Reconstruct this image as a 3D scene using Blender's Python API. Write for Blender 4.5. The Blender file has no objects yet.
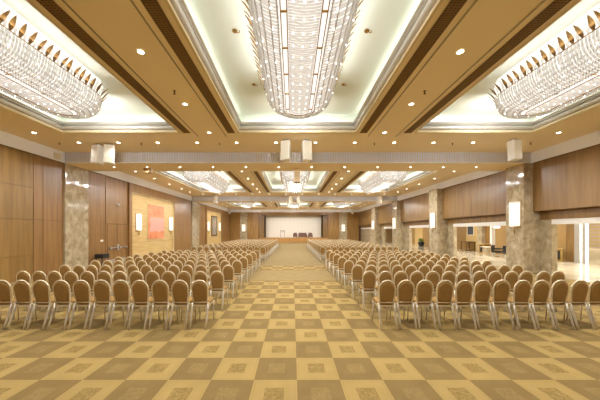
import bpy, bmesh, math, random
from mathutils import Vector, Matrix
random.seed(7)
C = bpy.context.scene.collection
PI = math.pi
ORD = ['zeroth','first','second','third','fourth','fifth','sixth','seventh','eighth','ninth','tenth','eleventh','twelfth','thirteenth','fourteenth']

# ------------------------------------------------------------------ room numbers (metres)
XL, XR = -10.2, 10.7          # side wall planes
YB, YE = -3.6, 39.9           # wall behind the camera, stage end wall
ZC, ZG = 5.39, 4.92           # ceiling, underside of grille band and beams
AX = 0.17                     # axis of the coffers
BEAMS = [(10.93, 12.5), (24.9, 26.4)]
COFFERS_X = [AX-6.25, AX, AX+6.25]
COFFERS_Y = [(-0.3, 8.75), (13.6, 22.2), (27.6, 35.8)]
CH_Y = [(1.3, 7.3), (15.0, 20.9), (28.8, 34.3)]
HW = 2.09

# ------------------------------------------------------------------ materials
def lin(c):
    return tuple(((v/255)/12.92 if v/255 <= .04045 else ((v/255+.055)/1.055)**2.4) for v in c)+(1,)
def mat(name, rgb, rough=.5, metal=0.0, emit=None, strength=0, spec=.5):
    m = bpy.data.materials.new(name); m.use_nodes = True
    b = m.node_tree.nodes['Principled BSDF']
    b.inputs['Base Color'].default_value = lin(rgb)
    b.inputs['Roughness'].default_value = rough
    b.inputs['Metallic'].default_value = metal
    b.inputs['Specular IOR Level'].default_value = spec
    if emit:
        b.inputs['Emission Color'].default_value = lin(emit)
        b.inputs['Emission Strength'].default_value = strength
    return m
def mapped(m, scale, obj=True):
    nt = m.node_tree
    tc = nt.nodes.new('ShaderNodeTexCoord'); mp = nt.nodes.new('ShaderNodeMapping')
    mp.inputs['Scale'].default_value = scale
    nt.links.new(tc.outputs['Object'], mp.inputs['Vector'])
    return mp.outputs['Vector']
def ramp(m, src, stops):
    r = m.node_tree.nodes.new('ShaderNodeValToRGB')
    el = r.color_ramp.elements
    el[0].position, el[0].color = stops[0][0], lin(stops[0][1])
    el[1].position, el[1].color = stops[-1][0], lin(stops[-1][1])
    for p, c in stops[1:-1]:
        e = el.new(p); e.color = lin(c)
    m.node_tree.links.new(src, r.inputs['Fac'])
    return r.outputs['Color']
def noisy(name, stops, scale, nscale=1.0, detail=6, rough=.5, metal=0.0, bump=0.0, distort=0.0, spec=.5):
    m = mat(name, stops[0][1], rough, metal, spec=spec)
    nt = m.node_tree
    n = nt.nodes.new('ShaderNodeTexNoise'); n.inputs['Scale'].default_value = nscale
    n.inputs['Detail'].default_value = detail; n.inputs['Distortion'].default_value = distort
    nt.links.new(mapped(m, scale), n.inputs['Vector'])
    nt.links.new(ramp(m, n.outputs['Fac'], stops), nt.nodes['Principled BSDF'].inputs['Base Color'])
    if bump:
        b = nt.nodes.new('ShaderNodeBump'); b.inputs['Strength'].default_value = bump; b.inputs['Distance'].default_value = .01
        nt.links.new(n.outputs['Fac'], b.inputs['Height']); nt.links.new(b.outputs['Normal'], nt.nodes['Principled BSDF'].inputs['Normal'])
    return m
def wood(name, dark, light, rough=.32):
    mid = tuple((a+b)/2 for a, b in zip(dark, light))
    return noisy(name, [(.3, dark), (.5, mid), (.72, light)], (3.0, 3.0, .22), 2.2, 8, rough)
M = {}
M['ceiling'] = mat('tan_ceiling_paint', (249, 233, 200), .6)
M['wood_left'] = wood('golden_veneer', (124, 94, 50), (160, 126, 70), .3)
M['wood_red'] = wood('reddish_veneer', (132, 97, 55), (160, 122, 74), .3)
M['wood_right'] = wood('right_wall_veneer', (126, 95, 55), (154, 121, 73), .3)
M['wood_end'] = wood('stage_veneer', (132, 97, 48), (168, 130, 70), .35)
M['wood_dark'] = mat('dark_seam_wood', (88, 60, 32), .5)
M['gold_panel'] = noisy('golden_wall_panel', [(.35, (204, 172, 112)), (.7, (220, 190, 132))], (.5, .5, 5), 2.0, 5, .35)
M['marble'] = noisy('beige_marble', [(.25, (144, 127, 98)), (.45, (172, 156, 126)), (.6, (187, 172, 143)), (.8, (212, 200, 174))], (1.6, 1.6, 1.2), 2.6, 12, .08, distort=.7)
M['silver'] = mat('ribbed_silver_paint', (246, 248, 255), .4)
M['moulding'] = mat('silver_moulding', (214, 210, 202), .25, .35)
M['bead'] = mat('cream_bead', (226, 208, 164), .4)
M['line'] = mat('pewter_bead', (170, 158, 134), .35, .4)
M['coffer'] = mat('pale_green_plaster', (232, 238, 226), .7)
M['louver'] = mat('brown_louver', (138, 108, 58), .5)
M['louver_dark'] = mat('dark_duct', (84, 62, 30), .7)
M['white'] = mat('white_enamel', (246, 245, 240), .4)
M['cream'] = mat('cream_paint', (232, 226, 208), .5)
M['black'] = mat('black_plastic', (34, 30, 28), .45)
M['dark_brown'] = mat('dark_brown_leather', (120, 88, 78), .5)
M['brass'] = mat('aged_brass', (176, 138, 70), .3, .8)
M['gilt'] = mat('gilded_leaf', (140, 104, 52), .6, 0)
M['steel'] = mat('brushed_steel', (190, 188, 184), .3, .6)
M['lamp'] = mat('lit_lamp', (255, 250, 235), .5, emit=(255, 246, 228), strength=9)
M['bulb'] = mat('lit_bulb', (255, 250, 240), .5, emit=(255, 250, 240), strength=4)
M['sconce'] = mat('lit_sconce_glass', (190, 182, 166), .25, emit=(255, 246, 226), strength=.72)
M['slot'] = mat('lit_slot', (255, 250, 238), .5, emit=(255, 248, 232), strength=1.6)
M['fabric'] = noisy('brown_seat_fabric', [(.3, (146, 112, 62)), (.7, (168, 134, 80))], (60, 60, 60), 1, 4, .8, spec=.2)
M['frame'] = mat('champagne_metal', (228, 212, 178), .3, .25)
M['leg'] = mat('champagne_metal_leg', (222, 214, 198), .3, .4)
M['screen'] = mat('cream_stage_panel', (250, 248, 238), .6)
M['screen_line'] = mat('rose_seam', (240, 228, 216), .6)
M['lobby_floor'] = noisy('pale_polished_stone', [(.3, (196, 180, 150)), (.7, (224, 212, 186))], (1, 1, 1), .7, 5, .12)
M['lobby_wall'] = noisy('honey_lobby_wall', [(.3, (156, 124, 74)), (.7, (180, 146, 92))], (.6, .6, .6), 1.0, 4, .4)
M['tan'] = mat('tan_timber', (186, 156, 108), .5)
M['green'] = noisy('plant_green', [(.3, (60, 96, 34)), (.7, (120, 150, 60))], (9, 9, 9), 1, 3, .6)
M['blue'] = mat('blue_sign', (90, 150, 210), .4)
M['stage'] = wood('stage_front_wood', (168, 122, 62), (196, 148, 84), .4)

def crystal(name, rgb, clear):
    m = mat(name, rgb, .12, 0)
    nt = m.node_tree; p = nt.nodes['Principled BSDF']; o = nt.nodes['Material Output']
    t = nt.nodes.new('ShaderNodeBsdfTransparent'); tl = nt.nodes.new('ShaderNodeBsdfTranslucent')
    tl.inputs['Color'].default_value = lin(rgb)
    a = nt.nodes.new('ShaderNodeMixShader'); a.inputs[0].default_value = .45
    nt.links.new(p.outputs[0], a.inputs[1]); nt.links.new(tl.outputs[0], a.inputs[2])
    b = nt.nodes.new('ShaderNodeMixShader'); b.inputs[0].default_value = clear
    nt.links.new(a.outputs[0], b.inputs[1]); nt.links.new(t.outputs[0], b.inputs[2])
    nt.links.new(b.outputs[0], o.inputs['Surface'])
    return m
M['crystal'] = crystal('cut_crystal', (236, 234, 232), .25)
M['crystal_core'] = mat('lit_frosted_core', (214, 212, 208), .4, 0, emit=(255, 253, 250), strength=.72)

def carpet_material():
    m = mat('checked_carpet', (200, 166, 98), .95, spec=.1)
    nt = m.node_tree; N = nt.nodes; L = nt.links
    tc = N.new('ShaderNodeTexCoord'); sep = N.new('ShaderNodeSeparateXYZ'); L.new(tc.outputs['Object'], sep.inputs[0])
    def mth(op, a, b=None, c=None):
        n = N.new('ShaderNodeMath'); n.operation = op
        for i, v in enumerate((a, b, c)):
            if v is None: continue
            if isinstance(v, (int, float)): n.inputs[i].default_value = v
            else: L.new(v, n.inputs[i])
        return n.outputs[0]
    T = .5475
    u = mth('DIVIDE', mth('SUBTRACT', sep.outputs[0], .057), T)
    v = mth('DIVIDE', mth('SUBTRACT', sep.outputs[1], 3.70), T)
    fu, fv = mth('FLOOR', u), mth('FLOOR', v)
    par = mth('ABSOLUTE', mth('MODULO', mth('ADD', mth('ADD', fu, fv), 400), 2))   # u=-1,v=-1 -> even -> dark
    au = mth('ABSOLUTE', mth('SUBTRACT', mth('SUBTRACT', u, fu), .5))
    av = mth('ABSOLUTE', mth('SUBTRACT', mth('SUBTRACT', v, fv), .5))
    mx = mth('MAXIMUM', au, av)
    inner = mth('LESS_THAN', mx, .21)
    ring = mth('MULTIPLY', mth('LESS_THAN', mx, .46), mth('GREATER_THAN', mx, .44))
    no = N.new('ShaderNodeTexNoise'); no.inputs['Scale'].default_value = 22; no.inputs['Detail'].default_value = 3; no.inputs['Distortion'].default_value = 1.5
    L.new(tc.outputs['Object'], no.inputs['Vector'])
    sc = mth('GREATER_THAN', no.outputs['Fac'], .5)
    nb = N.new('ShaderNodeTexNoise'); nb.inputs['Scale'].default_value = 3; nb.inputs['Detail'].default_value = 8
    L.new(tc.outputs['Object'], nb.inputs['Vector'])
    def mix(f, a, b):
        n = N.new('ShaderNodeMix'); n.data_type = 'RGBA'
        if isinstance(f, (int, float)): n.inputs[0].default_value = f
        else: L.new(f, n.inputs[0])
        for i, c in ((6, a), (7, b)):
            if isinstance(c, tuple): n.inputs[i].default_value = lin(c)
            else: L.new(c, n.inputs[i])
        return n.outputs[2]
    light, dark = (178, 151, 94), (141, 117, 73)
    mo_l = mix(sc, (146, 122, 72), (164, 138, 84))
    mo_d = mix(sc, (146, 122, 76), (154, 130, 83))
    lt = mix(inner, light, mo_l)
    lt = mix(mth('MULTIPLY', ring, .25), lt, dark)
    dk = mix(inner, dark, mo_d)
    chk = mix(par, dk, lt)
    y = sep.outputs[1]
    lane = mth('MULTIPLY', mth('GREATER_THAN', y, 9.4), mth('LESS_THAN', y, 12.05))
    edge = mth('ADD', mth('LESS_THAN', mth('ABSOLUTE', mth('SUBTRACT', y, 9.4)), .05), mth('LESS_THAN', mth('ABSOLUTE', mth('SUBTRACT', y, 12.05)), .06))
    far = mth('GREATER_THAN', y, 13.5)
    col = mix(lane, chk, (158, 136, 92))
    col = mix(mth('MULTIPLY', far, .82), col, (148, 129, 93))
    col = mix(edge, col, (146, 116, 68))
    mul = N.new('ShaderNodeMix'); mul.data_type = 'RGBA'; mul.blend_type = 'MULTIPLY'; mul.inputs[0].default_value = 1
    L.new(col, mul.inputs[6]); 
    L.new(ramp(m, nb.outputs['Fac'], [(.2, (232, 232, 232)), (.8, (255, 255, 255))]), mul.inputs[7])
    L.new(mul.outputs[2], N['Principled BSDF'].inputs['Base Color'])
    return m
M['carpet'] = carpet_material()

def art_material():
    m = mat('orange_painting', (226, 120, 80), .35)
    nt = m.node_tree; N = nt.nodes; L = nt.links
    tc = N.new('ShaderNodeTexCoord'); sep = N.new('ShaderNodeSeparateXYZ'); L.new(tc.outputs['Object'], sep.inputs[0])
    def mth(op, a, b):
        n = N.new('ShaderNodeMath'); n.operation = op
        for i, v in enumerate((a, b)):
            if isinstance(v, (int, float)): n.inputs[i].default_value = v
            else: L.new(v, n.inputs[i])
        return n.outputs[0]
    no = N.new('ShaderNodeTexNoise'); no.inputs['Scale'].default_value = 2.0; no.inputs['Detail'].default_value = 6
    L.new(tc.outputs['Object'], no.inputs['Vector'])
    wob = mth('MULTIPLY', mth('SUBTRACT', no.outputs['Fac'], .5), .3)
    yy = mth('ADD', sep.outputs[1], wob); zz = mth('ADD', sep.outputs[2], wob)
    box = mth('MULTIPLY', mth('MULTIPLY', mth('GREATER_THAN', yy, -.85), mth('LESS_THAN', yy, 1.0)), mth('MULTIPLY', mth('LESS_THAN', zz, .35), mth('GREATER_THAN', zz, -.7)))
    mx = N.new('ShaderNodeMix'); mx.data_type = 'RGBA'
    L.new(mth('MULTIPLY', box, .85), mx.inputs[0])
    L.new(ramp(m, no.outputs['Fac'], [(.3, (218, 126, 84)), (.7, (236, 158, 112))]), mx.inputs[6])
    mx.inputs[7].default_value = lin((232, 172, 160))
    L.new(mx.outputs[2], N['Principled BSDF'].inputs['Base Color'])
    return m
M['art'] = art_material()
M['art2'] = noisy('grey_green_painting', [(.3, (96, 108, 92)), (.5, (150, 150, 128)), (.7, (206, 150, 150))], (1, 1, .5), 2.5, 5, .4)

# ------------------------------------------------------------------ mesh helpers
def box(bm, x0, x1, y0, y1, z0, z1, mi=0, mtx=None):
    vs = [bm.verts.new((x, y, z)) for z in (z0, z1) for y in (y0, y1) for x in (x0, x1)]
    if mtx:
        for v in vs: v.co = mtx @ v.co
    for f in ((0, 2, 3, 1), (4, 5, 7, 6), (0, 1, 5, 4), (2, 6, 7, 3), (0, 4, 6, 2), (1, 3, 7, 5)):
        bm.faces.new([vs[i] for i in f]).material_index = mi
def tube(bm, pts, r, n=8, closed=False, mi=0, taper=None):
    P = [Vector(p) for p in pts]; rings = []
    for i, p in enumerate(P):
        a = P[i-1] if (i > 0 or closed) else p
        b = P[(i+1) % len(P)] if (i < len(P)-1 or closed) else p
        t = (b-a).normalized()
        up = Vector((0, 1, 0)) if abs(t.y) < .9 else Vector((1, 0, 0))
        s = t.cross(up).normalized(); w = s.cross(t)
        rr = r if taper is None else r*taper[i]
        rings.append([bm.verts.new(p+s*math.cos(2*PI*k/n)*rr+w*math.sin(2*PI*k/n)*rr) for k in range(n)])
    m = len(rings)
    for i in range(m if closed else m-1):
        A, B = rings[i], rings[(i+1) % m]
        for k in range(n):
            f = bm.faces.new((A[k], A[(k+1) % n], B[(k+1) % n], B[k])); f.material_index = mi; f.smooth = True
    if not closed:
        bm.faces.new(rings[0][::-1]).material_index = mi; bm.faces.new(rings[-1]).material_index = mi
def cyl(bm, c, r, z0, z1, n=20, mi=0, r2=None):
    r2 = r if r2 is None else r2
    A = [bm.verts.new((c[0]+r*math.cos(2*PI*k/n), c[1]+r*math.sin(2*PI*k/n), z0)) for k in range(n)]
    B = [bm.verts.new((c[0]+r2*math.cos(2*PI*k/n), c[1]+r2*math.sin(2*PI*k/n), z1)) for k in range(n)]
    for k in range(n):
        f = bm.faces.new((A[k], A[(k+1) % n], B[(k+1) % n], B[k])); f.material_index = mi; f.smooth = True
    bm.faces.new(A[::-1]).material_index = mi; bm.faces.new(B).material_index = mi
def ball(bm, c, r, mi=0, u=8, v=5, sz=1.0):
    ret = bmesh.ops.create_uvsphere(bm, u_segments=u, v_segments=v, radius=r)
    for x in ret['verts']:
        x.co = Vector((x.co.x+c[0], x.co.y+c[1], x.co.z*sz+c[2]))
        for f in x.link_faces: f.material_index = mi; f.smooth = True
def build(name, bm, mats, parent=None, loc=None, bevel=0, smooth=False):
    bmesh.ops.recalc_face_normals(bm, faces=bm.faces)
    if bevel:
        bmesh.ops.bevel(bm, geom=[e for e in bm.edges if len(e.link_faces) == 2 and e.calc_face_angle(0) > .6], offset=bevel, segments=2, affect='EDGES', profile=.6)
    me = bpy.data.meshes.new(name)
    if smooth:
        for f in bm.faces: f.smooth = True
    bm.to_mesh(me); bm.free()
    for x in (mats if isinstance(mats, (list, tuple)) else [mats]): me.materials.append(x)
    o = bpy.data.objects.new(name, me); C.objects.link(o)
    if parent: o.parent = parent
    if loc: o.location = loc
    return o
def B(): return bmesh.new()
def simple(name, m, *boxes, parent=None, bevel=0, loc=None):
    bm = B()
    for b in boxes: box(bm, *b)
    return build(name, bm, m, parent, loc, bevel)
def struct(o, label=None):
    o['kind'] = 'structure'
    if label: o['label'] = label
    return o
def tag(o, label, cat, group=None):
    o['label'] = label; o['category'] = cat
    if group: o['group'] = group
    return o
def empty(name, loc, label, cat, group=None, rz=0):
    o = bpy.data.objects.new(name, None); C.objects.link(o); o.location = loc; o.rotation_euler = (0, 0, rz)
    o.empty_display_size = .1
    return tag(o, label, cat, group)
def copy_tree(o, parent=None):
    c = o.copy(); C.objects.link(c)
    if parent: c.parent = parent
    for ch in list(o.children): copy_tree(ch, c)
    return c

# ------------------------------------------------------------------ floor
struct(simple('floor', M['carpet'], (XL, XR+.3, YB, YE+3.4, -.1, 0)))
struct(simple('floor', M['lobby_floor'], (XR+.31, 36, 2, 44, -.1, -.002)))

# ------------------------------------------------------------------ ceiling with coffer openings
def ceiling():
    bm = B()
    xs = [XL-.3]; ys = [YB]
    for c in COFFERS_X: xs += [c-HW, c+HW]
    xs.append(XR+.3)
    for a, b in COFFERS_Y: ys += [a, b]
    ys.append(YE)
    for i in range(len(xs)-1):
        for j in range(len(ys)-1):
            if i % 2 == 1 and j % 2 == 1: continue
            box(bm, xs[i], xs[i+1], ys[j], ys[j+1], ZC, ZC+.08)
    bmesh.ops.remove_doubles(bm, verts=bm.verts, dist=1e-4)
    struct(build('ceiling', bm, M['ceiling']))
ceiling()

def frame_sweep(bm, x0, x1, y0, y1, prof, mi=0):
    """rectangular frame; prof = list of (inset, z)"""
    rings = []
    for ins, z in prof:
        rings.append([bm.verts.new(p) for p in ((x0+ins, y0+ins, z), (x1-ins, y0+ins, z), (x1-ins, y1-ins, z), (x0+ins, y1-ins, z))])
    for a, b in zip(rings[:-1], rings[1:]):
        for k in range(4):
            f = bm.faces.new((a[k], a[(k+1) % 4], b[(k+1) % 4], b[k])); f.material_index = mi
for bi, (y0, y1) in enumerate(COFFERS_Y):
    for cx in COFFERS_X:
        x0, x1 = cx-HW, cx+HW
        # cream bead, brown strip, large silver half-round, stepped top
        bm = B()
        frame_sweep(bm, x0, x1, y0, y1, [(-.02, ZC-.012), (.035, ZC-.012), (.035, ZC+.03)], 1)
        frame_sweep(bm, x0, x1, y0, y1, [(.035, ZC+.03), (.02, ZC+.07)], 2)
        prof = [(.02+.0, ZC+.07), (.045, ZC+.07)]
        for k in range(9):
            a = -PI/2+PI*k/8
            prof.append((.03+.075*math.cos(a), ZC+.155+.075*math.sin(a)))
        prof += [(.05, ZC+.24), (.09, ZC+.25), (.09, ZC+.28), (.13, ZC+.29), (.13, ZC+.33), (-.05, ZC+.33)]
        frame_sweep(bm, x0, x1, y0, y1, prof, 0)
        struct(build('ceiling_moulding', bm, [M['moulding'], M['bead'], M['ceiling']]))
        bm = B()
        frame_sweep(bm, x0, x1, y0, y1, [(-.04, ZC+.33), (-.04, ZC+.62)])
        vs = [bm.verts.new(p) for p in ((x0-.05, y0-.05, 6.0), (x1+.05, y0-.05, 6.0), (x1+.05, y1+.05, 6.0), (x0-.05, y1+.05, 6.0))]
        bm.faces.new(vs)
        struct(build('ceiling_coffer', bm, M['coffer']))
# roof slab that closes the plenum
# ------------------------------------------------------------------ beams and grille bands
def ribs(bm, axis, fixed, a0, a1, z0, z1, out, pitch=.11):
    """ribbed band; axis 'x' runs along x at y=fixed, 'y' along y at x=fixed; out = direction of ribs"""
    n = int((a1-a0)/pitch); p = (a1-a0)/n
    prof = []
    for i in range(n):
        s = a0+i*p
        prof += [(s, 0), (s+p*.35, 0), (s+p*.42, .003), (s+p*.93, .003)]
    prof.append((a1, 0))
    lo, hi = [], []
    for s, d in prof:
        q = (s, fixed+out*d) if axis == 'x' else (fixed+out*d, s)
        lo.append(bm.verts.new((*q, z0+.03))); hi.append(bm.verts.new((*q, z1)))
    for i in range(len(prof)-1):
        bm.faces.new((lo[i], lo[i+1], hi[i+1], hi[i]))
    if axis == 'x': box(bm, a0, a1, min(fixed, fixed+out*.04), max(fixed, fixed+out*.04), z0, z0+.03)
    else: box(bm, min(fixed, fixed+out*.04), max(fixed, fixed+out*.04), a0, a1, z0, z0+.03)
bm = B(); ribs(bm, 'y', XL+.06, YB, YE, ZG, ZC, 1); struct(build('wall_left_grille', bm, M['silver']))
bm = B(); ribs(bm, 'y', XR-.06, YB, YE, ZG, ZC, -1); struct(build('wall_right_grille', bm, M['silver']))
for y0, y1 in BEAMS+[(YB, YB+1.0)]:
    struct(simple('ceiling_beam', M['ceiling'], (XL+.1, XR-.1, y0+.05, y1-.05, ZG, ZC)))
    bm = B(); ribs(bm, 'x', y0+.05, XL+.1, XR-.1, ZG, ZC, -1); ribs(bm, 'x', y1-.05, XL+.1, XR-.1, ZG, ZC, 1)
    struct(build('ceiling_beam_grille', bm, M['silver']))
bm = B(); ribs(bm, 'x', YE-.1, XL+.1, XR-.1, ZG, ZC, -1); struct(build('wall_end_grille', bm, M['silver']))

# ------------------------------------------------------------------ walls
def slabs_y(bm, x, face, ys, zs, gap=.012, th=.05, mi=0):
    """panels on a side wall between consecutive ys and zs, proud of x by th in direction face"""
    for a, b in zip(ys[:-1], ys[1:]):
        for c, d in zip(zs[:-1], zs[1:]):
            xa, xb = sorted((x, x+face*th)); box(bm, xa, xb, a+gap, b-gap, c+gap/2, d-gap/2, mi)
def slabs_x(bm, y, face, xs, zs, gap=.012, th=.05, mi=0):
    for a, b in zip(xs[:-1], xs[1:]):
        for c, d in zip(zs[:-1], zs[1:]):
            ya, yb = sorted((y, y+face*th)); box(bm, a+gap, b-gap, ya, yb, c+gap/2, d-gap/2, mi)
# left wall
bm = B(); box(bm, XL-.3, XL-.05, YB, YE, 0, ZC, 0)
struct(build('wall_left', bm, M['wood_dark']))
bm = B(); slabs_y(bm, XL-.05, 1, [YB, -1.2, 1.2, 3.6, 6.0, 8.4, 9.72], [0, .95, 2.35, 3.6, ZG])
struct(build('wall_left', bm, M['wood_left']))
bm = B(); slabs_y(bm, XL-.05, 1, [9.72, 10.1, 11.0], [0, 2.35, ZG]); struct(build('wall_left', bm, M['wood_red']))
bm = B()
slabs_y(bm, XL-.05, 1, [12.27, 13.46], [0, 1.7, ZG], th=.05)
slabs_y(bm, XL-.05, 1, [13.46, 15.3], [2.3, ZG], gap=.03)
slabs_y(bm, XL-.05, 1, [13.46, 13.62], [0, 2.3]); slabs_y(bm, XL-.05, 1, [15.14, 15.3], [0, 2.3])
slabs_y(bm, XL-.05, 1, [21.45, 24.9], [0, 2.5, ZG]); slabs_y(bm, XL-.05, 1, [26.9, 27.8, 29.0], [0, ZG])
slabs_y(bm, XL-.05, 1, [35.3, 37.4, YE], [0, ZG])
struct(build('wall_left', bm, M['wood_red']))
def recess(y0, y1, ztop):
    bm = B(); slabs_y(bm, XL-.05, 1, [y0+.25, y1-.25], [0, 1.15, 2.2, 3.3, ztop], th=.02)
    struct(build('wall_left', bm, M['gold_panel']))
    simple_o = simple('trim_frame', M['wood_red'], (XL-.05, XL+.1, y0, y0+.28, 0, ZG), (XL-.05, XL+.1, y1-.28, y1, 0, ZG), (XL-.05, XL+.1, y0+.28, y1-.28, ztop, ZG), bevel=.01)
    struct(simple_o)
    o = simple('trim_frame', M['bead'], (XL+.0, XL+.06, y0+.28, y0+.33, 0, ztop), (XL+.0, XL+.06, y1-.33, y1-.28, 0, ztop), (XL+.0, XL+.06, y0+.33, y1-.33, ztop-.05, ztop))
    struct(o)
recess(15.3, 21.45, 4.37); recess(29.0, 35.3, 4.37)
# marble columns on the left
struct(simple('marble_column', M['marble'], (XL-.05, XL+.08, 11.0, 12.25, 0, ZG), bevel=.01))
struct(simple('marble_column', M['marble'], (XL-.05, XL+.08, 24.95, 26.85, 0, ZG), bevel=.01))
# emergency double door on the left
d = simple('door_1', M['wood_red'], (XL-.05, XL+.0, 13.64, 14.375, .02, 2.28), (XL-.05, XL+.0, 14.385, 15.12, .02, 2.28), bevel=.006)
struct(d)
for a, b in ((13.72, 14.3), (14.46, 15.04)):
    bm = B(); tube(bm, [(XL+.09, a, .95), (XL+.09, b, .95)], .03, 8)
    for q in (a+.02, b-.02): box(bm, XL, XL+.12, q-.05, q+.05, .89, 1.01)
    build('panic_bar', bm, M['steel'], d)
    simple('kick_plate', M['steel'], (XL, XL+.008, a-.02, b+.02, .1, .3), parent=d)
simple('door_lock', M['steel'], (XL, XL+.06, 14.3, 14.46, .8, 1.12), parent=d, bevel=.01)
# right wall: upper panels, recessed lower band, header, piers, columns
COLS = [(11.0, 11.92), (17.6, 18.65), (24.4, 25.5), (30.8, 32.2)]
PIERS = [(10.53, 11.0), (16.97, 17.6), (23.36, 24.4), (29.85, 30.8)]
bm = B()
edges = [YB]+[v for c in COLS for v in c]+[YE]
for i in range(0, len(edges)-1, 2):
    a, b = edges[i], edges[i+1]
    n = max(1, round((b-a)/3.3)); ys = [a+(b-a)*k/n for k in range(n+1)]
    slabs_y(bm, XR+.05, -1, ys, [2.77, ZG], gap=.006, th=.05)
    box(bm, XR+.05, XR+.25, a, b, 2.77, ZC)
struct(build('wall_right', bm, M['wood_right']))
bm = B()
for i in range(0, len(edges)-1, 2): box(bm, XR+.32, XR+.5, edges[i], edges[i+1], 2.4, 3.2)
struct(build('wall_right', bm, M['wood_right']))
bm = B()
for i in range(0, len(edges)-1, 2):
    box(bm, XR+.25, XR+.6, edges[i], edges[i+1], 3.2, ZC)
struct(build('wall_right', bm, M['wood_dark']))
pe = [YB]+[v for p, c in zip(PIERS, COLS) for v in (p[0], c[1])]+[YE]
bm = B()
for i in range(0, len(pe)-1, 2): box(bm, XR+.34, XR+.8, pe[i], pe[i+1], 2.19, 2.4)
struct(build('trim_header', bm, M['white']))
for i, ((a, b), (c, e)) in enumerate(zip(PIERS, COLS)):
    struct(simple('marble_column', M['marble'], (XR-.4, XR+.8, c, e, 0, ZG), bevel=.015))
    struct(simple('marble_pier', M['marble'], (XR+.36, XR+.6, a, b, 0, 2.41), bevel=.01))
struct(simple('wall_right', M['marble'], (XR+.36, XR+.8, 35.2, YE, 0, 2.4)))
struct(simple('wall_right', M['wood_end'], (XR+.1, XR+.5, YB, 4.0, 0, 2.4)))
# wall behind the camera
struct(simple('wall_back', M['wood_left'], (XL-.3, XR+.8, YB-.2, YB, 0, ZC)))
# end wall with the stage opening
SX0, SX1, SZ, HZ = -5.45, 5.75, .785, 4.45
bm = B()
slabs_x(bm, YE, -1, [XL, -9.3, -8.45], [0, ZG]); slabs_x(bm, YE, -1, [-7.3, SX0], [0, ZG]); slabs_x(bm, YE, -1, [SX1, 7.55], [0, ZG]); slabs_x(bm, YE, -1, [8.8, 9.8, XR], [0, ZG])
slabs_x(bm, YE, -1, [SX0, AX, SX1], [HZ, ZG])
struct(build('wall_end', bm, M['wood_end']))
struct(simple('wall_end', M['wood_dark'], (XL-.3, SX0, YE, YE+.3, 0, ZC+.05), (SX1, XR+.3, YE, YE+.3, 0, ZC+.05), (SX0, SX1, YE, YE+.3, HZ, ZC+.05)))
for a, b in ((-8.45, -7.3), (7.55, 8.8)):
    struct(simple('marble_column', M['marble'], (a, b, YE-.12, YE, 0, ZG), bevel=.01))
struct(simple('stage_platform', M['stage'], (SX0, SX1, YE-.05, YE+3.3, 0, SZ)))
SB = YE+3.2
struct(simple('wall_stage', M['wood_dark'], (SX0-.2, SX1+.2, SB, SB+.15, 0, ZC), (SX0-.2, SX0, YE+.3, SB, 0, ZC), (SX1, SX1+.2, YE+.3, SB, 0, ZC), (SX0-.2, SX1+.2, YE, SB, ZC-.3, ZC)))
# wooden side leaves of the stage
bm = B()
for s, x0, x1 in ((1, SX0, -4.62), (1, 4.98, SX1)):
    n = 3
    for k in range(n):
        a = x0+(x1-x0)*k/n; box(bm, a+.01, a+(x1-x0)/n-.01, YE+.32, YE+.38, SZ, HZ-.05)
struct(build('wall_stage', bm, M['wood_right']))
# cream quilted backdrop wall
bm = B(); box(bm, -4.62, 4.98, SB-.3, SB-.2, SZ, 4.75, 0)
for k in range(1, 8): box(bm, -4.62, 4.98, SB-.306, SB-.3, SZ+k*.49-.012, SZ+k*.49+.012, 1)
for k in range(1, 14): box(bm, -4.62+k*.686-.012, -4.62+k*.686+.012, SB-.306, SB-.3, SZ, 4.72, 1)
struct(build('wall_stage_backdrop', bm, [M['screen'], M['screen_line']]))

# ------------------------------------------------------------------ lobby beyond the right wall
LX = 17.2
struct(simple('wall_lobby', M['lobby_wall'], (LX, LX+.3, 14.9, 42, 0, 3.3)))
struct(simple('wall_lobby', M['tan'], (XR+.8, LX, 41.8, 42, 0, 3.3), (XR+.8, 36, 1.8, 2, 0, 4.3)))
bm = B()
for k in range(9): box(bm, 35.2, 35.4, 2, 44, .02+k*.42, .40+k*.42)
struct(build('wall_lobby', bm, M['tan']))
struct(simple('ceiling_lobby', M['cream'], (XR+.6, LX+.3, 2, 42, 3.2, 3.3), (LX+.3, 36, 2, 44, 4.2, 4.3)))
struct(simple('wall_lobby', M['cream'], (LX+.3, 36, 43.8, 44, 0, 4.2)))
# steel-clad jamb at the lobby entrance
struct(simple('door_jamb', M['steel'], (LX-.25, LX-.05, 14.62, 14.86, 0, 3.2), (LX-.25, LX-.05, 14.3, 14.42, 0, 3.2)))
# wooden pilasters and door on the lobby wall
def lobby_panel(name, m, y0, y1, z1=3.2, out=.12): return struct(simple(name, m, (LX-out, LX, y0, y1, 0, z1), bevel=.008))
lobby_panel('trim_lobby', M['wood_right'], 14.95, 15.5, out=.05)
lobby_panel('trim_lobby', M['gold_panel'], 22.8, 24.3)
lobby_panel('marble_column', M['marble'], 21.95, 22.55, out=.35)
lobby_panel('door_2', M['wood_end'], 21.0, 21.95, 2.3, .05)
lobby_panel('marble_column', M['white'], 20.95, 21.15, out=.3)
lobby_panel('door_3', M['gold_panel'], 32.6, 34.6, 2.4, .05)
lobby_panel('trim_lobby', M['wood_dark'], 19.2, 19.5, out=.05)
# lit slots in the lobby ceiling edge
for i, (a, b) in enumerate(((16.0, 22.5), (23.5, 29.0), (4.5, 10.0), (30, 40))):
    o = simple('ceiling_light_slot', M['slot'], (XR+.9, XR+1.05, a, b, 3.14, 3.2))
    tag(o, ['long lit ceiling slot in the lobby behind the widest opening', 'long lit ceiling slot in the lobby behind the middle opening', 'long lit ceiling slot in the lobby at the right edge', 'long lit ceiling slot in the farthest part of the lobby'][i], 'light')

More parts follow.
